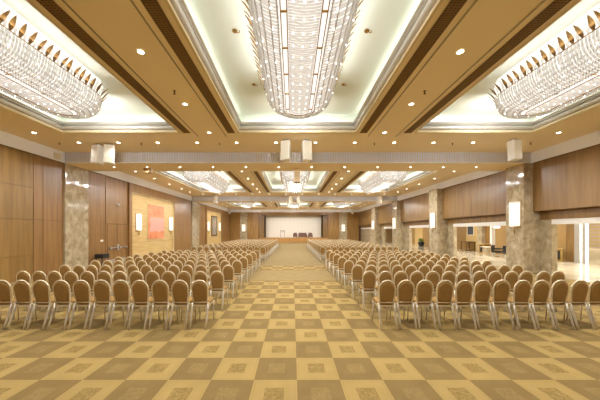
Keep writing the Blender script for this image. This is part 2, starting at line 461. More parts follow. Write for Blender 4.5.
# ------------------------------------------------------------------ chandeliers
def stadium(r, y0, y1, step):
    """points of the stadium outline (x, y, nx, ny) going round; y0,y1 = centres of the end arcs"""
    pts = []
    n = max(1, round((y1-y0)/step))
    for k in range(n): pts.append((r, y0+(y1-y0)*(k+.5)/n, 1, 0))
    m = max(6, round(PI*.7/step))
    for k in range(m):
        a = PI*(k+.5)/m; pts.append((r*math.cos(a), y1+r*math.sin(a), math.cos(a), math.sin(a)))
    for k in range(n): pts.append((-r, y1-(y1-y0)*(k+.5)/n, -1, 0))
    for k in range(m):
        a = PI+PI*(k+.5)/m; pts.append((r*math.cos(a), y0+r*math.sin(a), math.cos(a), math.sin(a)))
    return pts
RIM, RZ = .84, 5.60
def chandelier_meshes(L):
    """L total length; local y centred; local z measured from the coffer ceiling at 0 (=world 6.0)"""
    h = L/2-RIM; Z = lambda z: z-6.0
    out = {}
    # crystal bars following the bowl
    rnd = random.Random(3)
    bm = B()
    prof = [(.84, 5.595), (.835, 5.50), (.80, 5.38), (.735, 5.27), (.64, 5.185), (.52, 5.12), (.37, 5.085)]
    for (x, y, nx, ny) in stadium(0, -h, h, .062):
        tx, ty = -ny, nx
        straight = abs(nx) == 1
        j = rnd.uniform(-.012, .012)
        prev = None
        for i, (r, z) in enumerate(prof):
            w = .024 if straight else .024*(r/.84)
            dz = (rnd.uniform(-.008, .008))
            c = Vector((x+nx*(r+j), y+ny*(r+j), Z(z)+dz))
            e = Vector((tx*w, ty*w, 0))
            o_ = Vector((nx*.02, ny*.02, -.012))
            ring = [bm.verts.new(c-e), bm.verts.new(c+o_), bm.verts.new(c+e)]
            if prev:
                bm.faces.new((prev[0], prev[1], ring[1], ring[0])); bm.faces.new((prev[1], prev[2], ring[2], ring[1]))
            prev = ring
    # two fringes of drops hanging in tiers
    for rr, zz, st in ((.835, 5.52, .055), (.81, 5.40, .055), (.76, 5.31, .05), (.69, 5.23, .05), (.60, 5.165, .05), (.48, 5.115, .05), (.37, 5.08, .05)):
        for (x, y, nx, ny) in stadium(rr, -h, h, st):
            s = rnd.uniform(.014, .02); hgt = rnd.uniform(.035, .055)
            c = Vector((x+nx*.02, y+ny*.02, Z(zz)-.03))
            ve = [bm.verts.new(c+Vector(q)) for q in ((0, 0, hgt), (0, 0, -hgt), (s, 0, 0), (0, s, 0), (-s, 0, 0), (0, -s, 0))]
            for k in range(4):
                a, b = ve[2+k], ve[2+(k+1) % 4]
                bm.faces.new((ve[0], a, b)); bm.faces.new((ve[1], b, a))
    out['crystal_bowl'] = (bm, M['crystal'])
    # upright glass petals between the gilded leaves
    for (x, y, nx, ny) in stadium(.85, -h, h, .084):
        tx, ty = -ny, nx; tall = rnd.uniform(.22, .30); prev = None
        for q, wd in ((0, .018), (.35, .034), (.7, .026), (1, .004)):
            o_ = .01+.13*q*q; z = Z(5.60)+tall*q
            c = Vector((x+nx*o_, y+ny*o_, z)); e = Vector((tx*wd, ty*wd, 0))
            ring = [bm.verts.new(c-e), bm.verts.new(c+Vector((nx*.012, ny*.012, 0))), bm.verts.new(c+e)]
            if prev: bm.faces.new((prev[0], prev[1], ring[1], ring[0])); bm.faces.new((prev[1], prev[2], ring[2], ring[1]))
            prev = ring
    # lowest, central crystal band
    bm = B()
    n = int((2*h)/.05)
    for i in range(n):
        y = -h+(i+.5)*2*h/n
        prev = None
        for k in range(9):
            x = -.235+.47*k/8; z = 5.045-.03*math.sin(PI*k/8)+rnd.uniform(-.004, .004)
            r = [bm.verts.new((x, y-.021, Z(z)+.012)), bm.verts.new((x, y, Z(z)-.006)), bm.verts.new((x, y+.021, Z(z)+.012))]
            if prev: bm.faces.new((prev[0], prev[1], r[1], r[0])); bm.faces.new((prev[1], prev[2], r[2], r[1]))
            prev = r
    for e in (-1, 1):
        for k in range(15):
            a0, a1 = PI*k/15, PI*(k+.86)/15
            for ra, rb, za, zb in ((.235, .12, 5.05, 5.02), (.12, .02, 5.02, 5.012)):
                q = [(ra*math.cos(a0), e*(h+ra*math.sin(a0)), Z(za)), (ra*math.cos(a1), e*(h+ra*math.sin(a1)), Z(za)), (rb*math.cos(a1), e*(h+rb*math.sin(a1)), Z(zb)), (rb*math.cos(a0), e*(h+rb*math.sin(a0)), Z(zb))]
                bm.faces.new([bm.verts.new(p) for p in q])
    out['crystal_keel'] = (bm, M['crystal'])
    # silvered core behind the crystals
    bm = B()
    rings = []
    for r, z in ((.90, 6.0), (.80, 5.66), (.79, 5.50), (.70, 5.30), (.56, 5.20), (.40, 5.15), (.30, 5.14), (.24, 5.10), (.19, 5.08)):
        rings.append([bm.verts.new((x, y, Z(z))) for (x, y, _, _) in stadium(r, -h, h, .35)])
    for a, b in zip(rings[:-1], rings[1:]):
        for k in range(len(a)): bm.faces.new((a[k], a[(k+1) % len(a)], b[(k+1) % len(b)], b[k])).smooth = True
    bm.faces.new(rings[-1])
    out['core'] = (bm, M['crystal_core'])
    # thin rim and the two rails beside the keel
    bm = B()
    for r, z, t in ((.86, 5.60, .011), (.345, 5.075, .009), (.25, 5.035, .009)):
        tube(bm, [(x, y, Z(z)) for (x, y, _, _) in stadium(r, -h, h, .2)], t, 6, closed=True)
    out['rim'] = (bm, M['brass'])
    bm = B()
    k = int(2*h/.62)
    for i in range(k+1):
        y = -h+i*2*h/k
        for s in (-1, 1): box(bm, s*.30-.05, s*.30+.05, y-.012, y+.012, Z(5.075), Z(5.095))
    out['bracket'] = (bm, M['brass'])
    # bulbs showing between the crystals
    bm = B()
    k = int(2*h/.27)
    for i in range(k):
        y = -h+(i+.5)*2*h/k
        for x, z in ((-.16, 5.022), (0, 5.008), (.16, 5.022)): ball(bm, (x, y, Z(z)), .0125, 0, 6, 4)
    for rr, zz, st in ((.46, 5.095, .4), (.66, 5.19, .46), (.81, 5.36, .52)):
        for (x, y, nx, ny) in stadium(rr, -h, h, st):
            ball(bm, (x+nx*.02, y+rnd.uniform(-.06, .06), Z(zz)-.012), .014, 0, 6, 4)
    out['bulb_cluster'] = (bm, M['bulb'])
    return out, h
def leaf_mesh():
    bm = B()
    prof = [(0, .018), (.05, .034), (.12, .044), (.19, .034), (.25, .018), (.285, .002)]
    prev = None
    for s, w in prof:
        o = .02+.16*(s/.285)**1.3; z = s*.86
        r = [bm.verts.new((o, -w, z)), bm.verts.new((o+.012, 0, z)), bm.verts.new((o, w, z)), bm.verts.new((o-.008, 0, z))]
        if prev:
            for k in range(4): bm.faces.new((prev[k], prev[(k+1) % 4], r[(k+1) % 4], r[k]))
        else: bm.faces.new(r)
        prev = r
    bm.faces.new(prev)
    return bm
def chandelier(L, name, loc, label, single_leaves):
    t = empty(name, loc, label, 'chandelier', 'long crystal chandeliers in the ceiling coffers')
    parts, h = chandelier_meshes(L)
    for n, (bm, m) in parts.items():
        o = build(n, bm, m, t)
        if n in ('bulb_cluster', 'crystal_bowl', 'crystal_keel', 'bracket'): o['kind'] = 'stuff'
    spots = stadium(.86, -h, h, .168)
    if single_leaves:
        bm = leaf_mesh(); first = None
        for (x, y, nx, ny) in spots:
            if first is None: o = first = build('gilded_leaf', bm, M['gilt'], t)
            else: o = first.copy(); C.objects.link(o); o.parent = t
            o.location = (x, y, RZ-6.0); o.rotation_euler = (0, 0, math.atan2(ny, nx)+random.uniform(-.25, .25))
    else:
        src = leaf_mesh(); bm = B()
        for (x, y, nx, ny) in spots:
            mt = Matrix.Translation((x, y, RZ-6.0)) @ Matrix.Rotation(math.atan2(ny, nx), 4, 'Z')
            mp = {v: bm.verts.new(mt @ v.co) for v in src.verts}
            for f in src.faces: bm.faces.new([mp[v] for v in f.verts])
        src.free()
        o = build('leaf_fringe', bm, M['gilt'], t); o['kind'] = 'stuff'
    return t
SIDE = ['left', 'middle', 'right']
BAY = ['nearest', 'second', 'farthest']
CH_LAB = [['big crystal chandelier cut off at the upper left corner', 'big crystal chandelier overhead at the top centre', 'big crystal chandelier cut off at the upper right corner'],
          ['crystal chandelier in the left coffer just beyond the first beam', 'crystal chandelier in the middle coffer just beyond the first beam', 'crystal chandelier in the right coffer just beyond the first beam'],
          ['small distant chandelier in the left coffer beyond the second beam', 'small distant chandelier in the middle coffer beyond the second beam', 'small distant chandelier in the right coffer beyond the second beam']]
def point(loc, w, r=.03, col=(1, .95, .86)):
    l = bpy.data.lights.new('fill_light', 'POINT'); l.energy = w; l.shadow_soft_size = r; l.color = col
    o = bpy.data.objects.new('fill_light', l); C.objects.link(o); o.location = loc
def spot(loc, w, size=2.2, blend=.8, r=.03, col=(1, .995, .985)):
    l = bpy.data.lights.new('downlight_beam', 'SPOT'); l.energy = w; l.spot_size = size; l.spot_blend = blend; l.shadow_soft_size = r; l.color = col
    o = bpy.data.objects.new('downlight_beam', l); C.objects.link(o); o.location = loc
def area(loc, sx, sy, w, rot=(0, 0, 0), col=(1, .995, .985)):
    l = bpy.data.lights.new('area_light', 'AREA'); l.shape = 'RECTANGLE'; l.size = sx; l.size_y = sy; l.energy = w; l.color = col
    o = bpy.data.objects.new('area_light', l); C.objects.link(o); o.location = loc; o.rotation_euler = rot
CHW, UPW, EDGE_FILL = 44, 6, 10
for bi, (y0, y1) in enumerate(CH_Y):
    L = y1-y0; base = None
    for si in (1, 0, 2):
        loc = (COFFERS_X[si], (y0+y1)/2, 6.0)
        if base is None: o = base = chandelier(L, 'chandelier', loc, CH_LAB[bi][si], bi == 0)
        else:
            o = copy_tree(base); o.location = loc; o['label'] = CH_LAB[bi][si]
        n = 4 if bi < 2 else 3
        for k in range(n):
            y = y0+.9+(L-1.8)*k/(n-1)
            for s in (-1, 1): spot((COFFERS_X[si]+s*.295, y, 4.995), CHW*5/n, 3.05, .3)
        for k in range(3 if bi else 0):
            for s in (-1, 1): point((COFFERS_X[si]+s*.3, y0+.9+(L-1.8)*(k+.5)/3, 4.965), 11, .012, (1, .99, .97))  # added lamps without bodies under the bowl, brighten beams and end wall
        for s in (-1, 1): area((COFFERS_X[si], (y0+y1)/2+s*(L/2+.03), 5.27), .9, .05, 28, (s*PI/2, 0, 0), (1, .99, .97))  # strips added at the chandelier ends, no real bulbs, to brighten beam faces
        cy0, cy1 = COFFERS_Y[bi]; cy = (cy0+cy1)/2
        for s in (-1, 1): area((COFFERS_X[si]+s*(HW-.04), cy, 5.76), .05, cy1-cy0-.3, EDGE_FILL, (0, PI+s*1.05, 0), (1, 1, 1))  # made-up strips on the moulding ledge, added to brighten the coffer panel
        for s in (-1, 1): area((COFFERS_X[si], cy+s*((cy1-cy0)/2-.04), 5.76), 3.8, .05, EDGE_FILL*.22, (PI-s*1.05, 0, 0), (1, 1, 1))  # same added strips at the coffer ends
        for s in (-1, 1): area((COFFERS_X[si]+s*.93, (y0+y1)/2, 5.67), .08, L-1.9, UPW*2, (0, PI+s*1.0, 0), (1, 1, 1))
        for s in (-1, 1): area((COFFERS_X[si], (y0+y1)/2+s*(L/2+.09), 5.67), .9, .08, UPW*.4, (PI-s*1.0, 0, 0), (1, 1, 1))

# ------------------------------------------------------------------ downlights
def downlight_proto(r):
    t = empty('downlight', (0, 0, 0), 'x', 'ceiling light')
    bm = B(); n = 20
    A = [bm.verts.new((r*math.cos(2*PI*k/n), r*math.sin(2*PI*k/n), 0)) for k in range(n)]
    Bq = [bm.verts.new((r*.97*math.cos(2*PI*k/n), r*.97*math.sin(2*PI*k/n), -.012)) for k in range(n)]
    D = [bm.verts.new((r*.72*math.cos(2*PI*k/n), r*.72*math.sin(2*PI*k/n), -.010)) for k in range(n)]
    for P, Q in ((A, Bq), (Bq, D)):
        for k in range(n): bm.faces.new((P[k], P[(k+1) % n], Q[(k+1) % n], Q[k]))
    ring = build('trim_ring', bm, M['cream'], t)
    bm = B(); cyl(bm, (0, 0), r*.72, -.009, -.004, 20); build('lamp', bm, M['lamp'], t)
    return t
DL = downlight_proto(.082); DS = downlight_proto(.06)
used = {}
SPOTS = []
def downlight(x, y, z, label, group, small=False, w=60):
    p = DS if small else DL
    if p.name in used: t = copy_tree(p)
    else: t = p; used[p.name] = 1
    t.location = (x, y, z-.001); t['label'] = label; t['group'] = group; t['category'] = 'ceiling light'
    spot((x, y, z-.03), w*1.35, 2.5, .9, .06)
XS = [-8.42+1.554*i for i in range(12)]
for row, (yy, z, small, nm) in enumerate(((9.74, ZC, False, 'large row in front of the first beam'), (11.66, ZG, True, 'row under the first beam'),
                                   (23.3, ZC, False, 'row in front of the second beam'), (25.65, ZG, True, 'row under the second beam'), (37.6, ZC, False, 'row in front of the stage wall'))):
    for i, x in enumerate(XS):
        downlight(x, yy, z, 'round downlight, %s from the left, %s' % (ORD[i+1], nm), nm, small, 25 if small else 60)
for nm, x in (('left wall', -9.16), ('strip left of the middle coffer', -2.95), ('strip right of the middle coffer', 3.26), ('right wall', 9.43)):
    for bi, ys in enumerate(((2.8, 4.8, 6.78, 8.75), (14.4, 16.4, 18.4, 20.4, 22.1), (28.4, 30.4, 32.4, 34.4))):
        for k, y in enumerate(ys):
            wh = 'before the first beam' if bi == 0 else 'between the two beams' if bi == 1 else 'beyond the second beam'
            pl = ('along the ' if 'wall' in nm else 'on the ')+nm
            downlight(x, y, ZC, 'round downlight %s %s, %s from front' % (pl.replace('the middle', 'middle'), wh, ORD[k+1]), 'ceiling downlights '+wh, False, 60)

# ------------------------------------------------------------------ sprinklers and small ceiling fittings
SP = [(-2.94, 6.15, 'sprinkler head on the ceiling strip left of the nearest middle coffer'), (3.29, 6.15, 'sprinkler head on the ceiling strip right of the nearest middle coffer'),
      (-9.2, 9.75, 'sprinkler head near the left wall before the first beam'), (-6.0, 9.8, 'sprinkler head before the first beam, under the left coffer end'),
      (-2.9, 9.8, 'sprinkler head before the first beam, left of the hanging speaker pair'), (3.25, 9.8, 'sprinkler head before the first beam, right of the hanging speaker pair'),
      (6.35, 9.8, 'sprinkler head before the first beam, under the right coffer end'), (9.4, 9.75, 'sprinkler head near the right wall before the first beam')]
first = None
for x, y, lab in SP:
    if first is None:
        t = first = empty('sprinkler_ceiling', (x, y, ZC), lab, 'sprinkler', 'ceiling sprinklers')
        bm = B(); cyl(bm, (0, 0), .035, -.012, 0, 12); ro = build('rosette', bm, M['brass'], t)
        bm = B(); cyl(bm, (0, 0), .012, -.07, -.012, 8); cyl(bm, (0, 0), .028, -.078, -.07, 10); build('nozzle', bm, M['louver_dark'], ro)
    else:
        t = copy_tree(first); t.location = (x, y, ZC); t['label'] = lab
for cx, dx, y, lab in ((AX, -1.35, 5.05, 'upper left'), (AX, 1.35, 5.05, 'upper right'), (AX, -1.25, 6.9, 'lower left'), (AX, 1.25, 6.9, 'lower right')):
    t = empty('ceiling_eyelet', (cx+dx, y, 6.0), 'small brass fitting on the pale coffer panel, %s of the overhead chandelier' % lab, 'ceiling fitting', 'brass fittings in the nearest middle coffer')
    bm = B(); cyl(bm, (0, 0), .05, -.02, 0, 16); build('rosette', bm, M['brass'], t)
    bm = B(); tube(bm, [(.07+.03*math.cos(a*PI/6), 0, -.02+.03*math.sin(a*PI/6)) for a in range(12)], .007, 6, True); build('ring', bm, M['brass'], t)

# ------------------------------------------------------------------ air grilles and pewter beads along the coffers
def vent(x0, x1, y0, y1, label, group):
    t = empty('ceiling_vent', ((x0+x1)/2, (y0+y1)/2, ZC), label, 'air vent', group)
    w, l = (x1-x0)/2, (y1-y0)/2
    simple('duct_backing', M['louver_dark'], (-w, w, -l, l, -.006, -.001), parent=t)
    bm = B(); n = int(2*l/.045)
    for k in range(n):
        y = -l+(k+.5)*2*l/n; box(bm, -w, w, y-.011, y+.011, -.016, -.006)
    for k in range(5):
        x = -w+2*w*k/4; box(bm, x-.004, x+.004, -l, l, -.018, -.006)
    o = build('louver', bm, M['louver'], t)
    return t
for bi, (y0, y1) in enumerate(COFFERS_Y):
    for cx, sd, nm in ((COFFERS_X[0]+HW, 1, 'beside the left coffer'), (COFFERS_X[1]-HW, -1, 'left of the middle coffer'), (COFFERS_X[1]+HW, 1, 'right of the middle coffer'), (COFFERS_X[2]-HW, -1, 'beside the right coffer')):
        a, b = sorted((cx+sd*.13, cx+sd*.37))
        wh = ['in the ceiling before the first beam', 'between the two beams', 'beyond the second beam'][bi]
        vent(a, b, y0, y1+.03, 'brown louvred air slot %s, %s' % (nm, wh), 'ceiling air slots')
        struct(simple('ceiling_bead', M['line'], (cx+sd*.52-.014, cx+sd*.52+.014, y0, y1+.35, ZC-.015, ZC)))

# ------------------------------------------------------------------ wall sconces
def sconce_proto():
    t = empty('wall_sconce', (0, 0, 0), 'x', 'wall lamp', 'crystal wall sconces')
    # local: wall at x=0, lamp towards +x, width along y, z from 0 to 1.25
    plate = simple('back_plate', M['brass'], (0, .02, -.27, .27, .02, 1.23), parent=t, bevel=.004)
    bm = B()
    n = 11
    for k in range(n):
        a = -PI/2+PI*(k+.5)/n
        y = .24*math.sin(a); x = .03+.13*math.cos(a)
        dz = .05*abs(math.sin(a))
        tube(bm, [(x, y, .04+dz), (x, y, .10+dz), (x, y, 1.21)], .03, 6, taper=[.3, 1, 1])
    build('crystal_rods', bm, M['sconce'], t)
    bm = B(); tube(bm, [(.05, 0, -.02), (.09, 0, -.12), (.06, 0, -.2), (.04, 0, -.26)], .02, 6, taper=[1, 1.4, .8, .3]); ball(bm, (.08, .05, -.1), .02, 0, 6, 4); ball(bm, (.08, -.05, -.1), .02, 0, 6, 4)
    build('finial', bm, M['brass'], plate)
    bm = B()
    for z in (.1, 1.18): tube(bm, [(.03+.16*math.cos(-PI/2+PI*k/10), .27*math.sin(-PI/2+PI*k/10), z) for k in range(11)], .009, 6)
    build('band', bm, M['brass'], t)
    return t
SC = sconce_proto(); sc_first = [True]
def sconce(x, y, z, rz, label, w=14, s=1.0):
    if sc_first[0]: t = SC; sc_first[0] = False
    else: t = copy_tree(SC)
    t.location = (x, y, z); t.rotation_euler = (0, 0, rz); t.scale = (s, s, s); t['label'] = label
for (a, b), lab in zip(COLS, ('lit crystal sconce on the nearest marble column of the right wall', 'lit crystal sconce on the second nearest marble column, right wall', 'lit crystal sconce on the third marble column of the right wall', 'lit crystal sconce on the farthest marble column of the right wall')):
    sconce(XR-.4, (a+b)/2-.06, 2.02, PI, lab)
for y, lab in ((16.35, 'lit wall sconce left of the orange painting'), (20.65, 'lit wall sconce right of the orange painting'), (29.9, 'lit wall sconce left of the tall grey painting'), (34.4, 'lit wall sconce right of the tall grey painting')):
    sconce(XL-.028, y, 1.84, 0, lab)
sconce(-7.87, YE-.12, 1.75, -PI/2, 'lit sconce on the marble pilaster left of the stage')
sconce(8.17, YE-.12, 1.75, -PI/2, 'lit sconce on the marble pilaster right of the stage')

# ------------------------------------------------------------------ paintings
t = empty('painting', (XL-.025, 18.5, 2.57), 'large orange abstract painting with a pink block on the left wall', 'painting')
simple('canvas', M['art'], (.0, .06, -1.08, 1.08, -1.25, 1.25), parent=t, bevel=.008)
simple('frame_edge', M['bead'], (0, .045, -1.12, -1.085, -1.29, 1.29), (0, .045, 1.085, 1.12, -1.29, 1.29), (0, .045, -1.085, 1.085, 1.255, 1.29), (0, .045, -1.085, 1.085, -1.29, -1.255), parent=t)
t = empty('painting', (XL-.025, 32.2, 2.55), 'tall grey-green painting in a dark frame near the stage', 'painting')
simple('canvas', M['art2'], (.0, .04, -.95, .95, -1.15, 1.15), parent=t)
simple('frame_edge', M['wood_dark'], (0, .08, -1.1, -.95, -1.3, 1.3), (0, .08, .95, 1.1, -1.3, 1.3), (0, .08, -.95, .95, 1.15, 1.3), (0, .08, -.95, .95, -1.3, -1.15), parent=t)

# ------------------------------------------------------------------ hanging loudspeakers
def speaker_proto():
    t = empty('ceiling_speaker', (0, 0, 0), 'x', 'speaker', 'white hanging loudspeakers')
    # hangs from local z=0 (ceiling); cabinet front faces -y
    tilt = Matrix.Translation((0, 0, -.43)) @ Matrix.Rotation(math.radians(-4), 4, 'X')
    bm = B()
    pts = [(-.18, -.15), (.18, -.15), (.12, .15), (-.12, .15)]
    lo = [bm.verts.new(tilt @ Vector((x, y, -.37))) for x, y in pts]; hi = [bm.verts.new(tilt @ Vector((x, y, .37))) for x, y in pts]
    bm.faces.new(lo[::-1]); bm.faces.new(hi)
    for k in range(4): bm.faces.new((lo[k], lo[(k+1) % 4], hi[(k+1) % 4], hi[k]))
    cab = build('cabinet', bm, M['white'], t, bevel=.012)
    bm = B()
    box(bm, -.155, .155, -.166, -.152, -.345, .345, 0, tilt)
    for k in range(22): box(bm, -.15, .15, -.17, -.166, -.33+k*.03, -.316+k*.03, 0, tilt)
    build('grille', bm, M['cream'], cab)
    bm = B(); box(bm, -.12, .12, -.06, .06, -.02, 0)
    for s in (-.09, .09): tube(bm, [(s, 0, -.02), (s, .0, -.2)], .01, 6)
    build('bracket', bm, M['steel'], t)
    return t
SPK = speaker_proto(); spf = [True]
def speaker(x, y, rz, label, z=ZC):
    if spf[0]: t = SPK; spf[0] = False
    else: t = copy_tree(SPK)
    t.location = (x, y, z); t.rotation_euler = (0, 0, rz); t['label'] = label
speaker(-.24, 9.5, -.35, 'white speaker hanging at the middle before the first beam, left of its pair')
speaker(.52, 9.5, .35, 'white speaker hanging at the middle before the first beam, right of its pair')
speaker(-7.82, 9.95, -.25, 'white speaker before the first beam near the left wall, left of its pair')
speaker(-7.34, 9.95, .3, 'white speaker before the first beam near the left wall, right of its pair')
speaker(8.42, 9.4, .15, 'single white speaker hanging before the first beam near the right wall')
speaker(-.12, 24.2, -.3, 'distant white speaker at the middle of the second beam, left of its pair')
speaker(.55, 24.2, .3, 'distant white speaker at the middle of the second beam, right of its pair')
speaker(-7.5, 24.2, -.3, 'distant white speaker at the left end of the second beam')
speaker(8.5, 24.2, .3, 'distant white speaker at the right end of the second beam')
speaker(-9.9, 38.9, 0, 'tiny white speaker in the far left ceiling corner')
speaker(9.4, 38.9, 0, 'tiny white speaker in the far right ceiling corner')
# pole mount under first beam
t = empty('ceiling_mount', (.22, 12.0, ZG), 'brown rectangular drop post hanging under the first beam before the chandelier', 'ceiling mount')
simple('post', M['ceiling'], (-.14, .14, -.12, .12, -.66, 0), parent=t, bevel=.01)
simple('foot_plate', M['louver'], (-.15, .15, -.13, .13, -.68, -.655), parent=t)
t = empty('ceiling_box', (-7.0, 11.95, ZG), 'small beige box fixed under the first beam near the left wall', 'ceiling box')
simple('body', M['tan'], (-.14, .14, -.12, .12, -.22, -.02), parent=t, bevel=.01)
simple('bracket', M['cream'], (-.2, -.15, -.05, .05, -.18, 0), (.15, .2, -.05, .05, -.18, 0), parent=t)
t = empty('wall_speaker_plate', (XL+.085, 10.6, 5.12), 'small beige plate on the silver band of the left wall', 'wall plate')
simple('plate', M['cream'], (0, .03, -.14, .14, -.12, .12), parent=t, bevel=.006)
simple('screw', M['steel'], (.03, .034, -.01, .01, .09, .1), (.03, .034, -.01, .01, -.1, -.09), parent=t)
t = empty('wall_lamp', (XL+.0, 14.4, 3.42), 'small round white emergency lamp above the left door', 'wall lamp')
bm = B(); ball(bm, (.04, 0, 0), .1, 0, 12, 8, .8); build('dome', bm, M['white'], t)
simple('mount_plate', M['steel'], (-.0, .02, -.1, .1, -.08, .08), parent=t)
t = empty('wall_switch', (XL+.0, 13.2, 1.38), 'small white switch plate on the left wall near the door', 'switch')
pl = simple('plate', M['white'], (0, .012, -.1, .1, -.05, .05), parent=t, bevel=.003)
simple('rocker', M['cream'], (.012, .018, -.06, .06, -.02, .02), parent=pl)
t = empty('equipment_case', (XL+.35, 12.75, 0), 'small black equipment case on a stand against the left wall', 'case')
simple('body', M['black'], (-.2, .22, -.2, .25, .5, .72), parent=t, bevel=.01)
for s, q in ((-.15, -.15), (.17, -.15), (-.15, .2), (.17, .2)):
    bm = B(); tube(bm, [(s, q, 0), (s, q, .5)], .014, 6); build('leg', bm, M['black'], t)

# ------------------------------------------------------------------ chairs
def arch(w0, w1, z0, z1, n=12):
    """tapered back outline from bottom left up and over to bottom right, (x,z)"""
    pts = [(-w0, z0), (-w0*.98, z0+.04)]
    zs = z1-w1*1.05
    pts += [(-w0-(w1-w0)*.55, z0+(zs-z0)*.45)]
    for k in range(n+1):
        a = PI-PI*k/n
        pts.append((w1*math.cos(a), zs+(z1-zs)*math.sin(a)))
    pts += [(w0+(w1-w0)*.55, z0+(zs-z0)*.45), (w0*.98, z0+.04), (w0, z0)]
    return pts
LEAN = lambda z: -.10-.055*max(0, (z-.49))/.46
def chair_meshes():
    P = []
    # padded back
    out = arch(.124, .148, .50, .914)
    bm = B()
    cx = sum(p[0] for p in out)/len(out); cz = .73
    def loop(s, dy): return [bm.verts.new((p[0]*s, LEAN(p[1])+dy, cz+(p[1]-cz)*s)) for p in out]
    Ls = [loop(.80, -.028), loop(.95, -.018), loop(1, 0), loop(.95, .02), loop(.78, .035)]
    for a, b in zip(Ls[:-1], Ls[1:]):
        for k in range(len(a)): bm.faces.new((a[k], a[(k+1) % len(a)], b[(k+1) % len(b)], b[k])).smooth = True
    bm.faces.new(Ls[0][::-1]); bm.faces.new(Ls[-1])
    P.append(('backrest', bm, M['fabric']))
    bm = B()
    pts = [(x, LEAN(z), z) for x, z in arch(.138, .158, .47, .932)]
    tube(bm, pts, .0155, 8)
    tube(bm, [(-.138, LEAN(.5), .49), (.138, LEAN(.5), .49)], .016, 8)
    tube(bm, [(-.03, LEAN(.93)-.012, .925), (0, LEAN(.94)-.02, .932), (.03, LEAN(.93)-.012, .925)], .006, 6)
    P.append(('back_frame', bm, M['frame']))
    bm = B()   # cushion
    rings = []
    for s, z in ((.93, .435), (1, .45), (1, .482), (.9, .502)):
        r = []
        for k in range(24):
            a = 2*PI*k/24; c, q = math.cos(a), math.sin(a)
            e = .45
            x = math.copysign(abs(c)**e, c)*.166*s*(1+.02*q); y = math.copysign(abs(q)**e, q)*.2*s+.10
            r.append(bm.verts.new((x, y, z)))
        rings.append(r)
    for a, b in zip(rings[:-1], rings[1:]):
        for k in range(24): bm.faces.new((a[k], a[(k+1) % 24], b[(k+1) % 24], b[k])).smooth = True
    bm.faces.new(rings[0][::-1]); bm.faces.new(rings[-1])
    P.append(('seat', bm, M['fabric']))
    bm = B()   # frame under the seat
    for x in (-.15, .15): box(bm, x-.012, x+.012, -.10, .28, .41, .435)
    for y in (-.10, .27): box(bm, -.15, .15, y-.012, y+.012, .41, .435)
    for x in (-.158, .158): box(bm, x-.02, x+.022, -.12, -.07, .42, .475)
    P.append(('seat_frame', bm, M['frame']))
    for s in (-1, 1):
        bm = B(); tube(bm, [(s*.150, -.10, .48), (s*.151, -.14, .34), (s*.152, -.195, .17), (s*.153, -.25, 0.0)], .0195, 8, taper=[1, 1, .95, .85])
        P.append(('leg', bm, M['leg']))
    for s in (-1, 1):
        bm = B(); tube(bm, [(s*.142, .26, .43), (s*.145, .27, .2), (s*.148, .285, 0)], .0125, 8, taper=[1, .95, .8])
        P.append(('leg', bm, M['leg']))
    return P
def chair_full():
    t = empty('banquet_chair', (0, 0, 0), 'x', 'chair', 'banquet chairs before the cross aisle')
    for n, bm, m in chair_meshes(): build(n, bm, m, t)
    return t
def chair_joined(name, spots):
    """one mesh with every chair of spots (x, y, rz)"""
    src = []
    ms = [M['fabric'], M['frame'], M['leg']]
    for n, bm, m in chair_meshes():
        src.append(([v.co.copy() for v in bm.verts], [[v.index for v in f.verts] for f in (bm.verts.index_update() or bm.faces)], ms.index(m))); bm.free()
    V, F, I = [], [], []
    for x, y, rz in spots:
        mt = Matrix.Translation((x, y, 0)) @ Matrix.Rotation(rz, 4, 'Z')
        for vs, fs, mi in src:
            o = len(V); V += [mt @ v for v in vs]; F += [[i+o for i in f] for f in fs]; I += [mi]*len(fs)
    me = bpy.data.meshes.new(name); me.from_pydata(V, [], F)
    for m in ms: me.materials.append(m)
    me.polygons.foreach_set('material_index', I); me.polygons.foreach_set('use_smooth', [True]*len(F)); me.update()
    o = bpy.data.objects.new(name, me); C.objects.link(o)
    return o
PX = .388
cols = {'left': [-1.825-PX*k for k in range(13)], 'right': [1.855+.3785*k for k in range(13)]}
proto = chair_full(); first = True
jr = random.Random(11)
for side, xs in cols.items():
    for r in range(8):
        for k, x in enumerate(xs):
            if r == 0 and k > 11: continue
            t = proto if first else copy_tree(proto)
            first = False
            t.location = (x+jr.uniform(-.003, .003), 4.99+1.088*r+jr.uniform(-.02, .02), 0); t.rotation_euler = (0, 0, jr.uniform(-.01, .01))
            t['label'] = 'brown banquet chair, %s from the central aisle, %s row, %s side' % (ORD[k+1], 'front' if r == 0 else ORD[r+1], side)
one = None; rest = []
for side, xs in cols.items():
    xs = xs[:12] if side == 'left' else xs
    for r in range(13):
        for k, x in enumerate(xs):
            sp = (x+jr.uniform(-.003, .003), 15.40+1.09*r+jr.uniform(-.02, .02), jr.uniform(-.02, .02))
            if r > 3: rest.append(sp); continue
            if one is None: t = one = chair_joined('banquet_chair', [(0, 0, 0)])
            else: t = one.copy(); C.objects.link(t)
            t.location = (sp[0], sp[1], 0); t.rotation_euler = (0, 0, sp[2])
            tag(t, 'brown chair beyond the gap, %s from the aisle, %s row behind it, %s' % (ORD[k+1], ORD[r+1], side), 'chair', 'banquet chairs beyond the cross aisle')
o = chair_joined('chair_rows', rest); tag(o, 'farthest rows of brown banquet chairs, a dense mass before the stage', 'chairs'); o['kind'] = 'stuff'

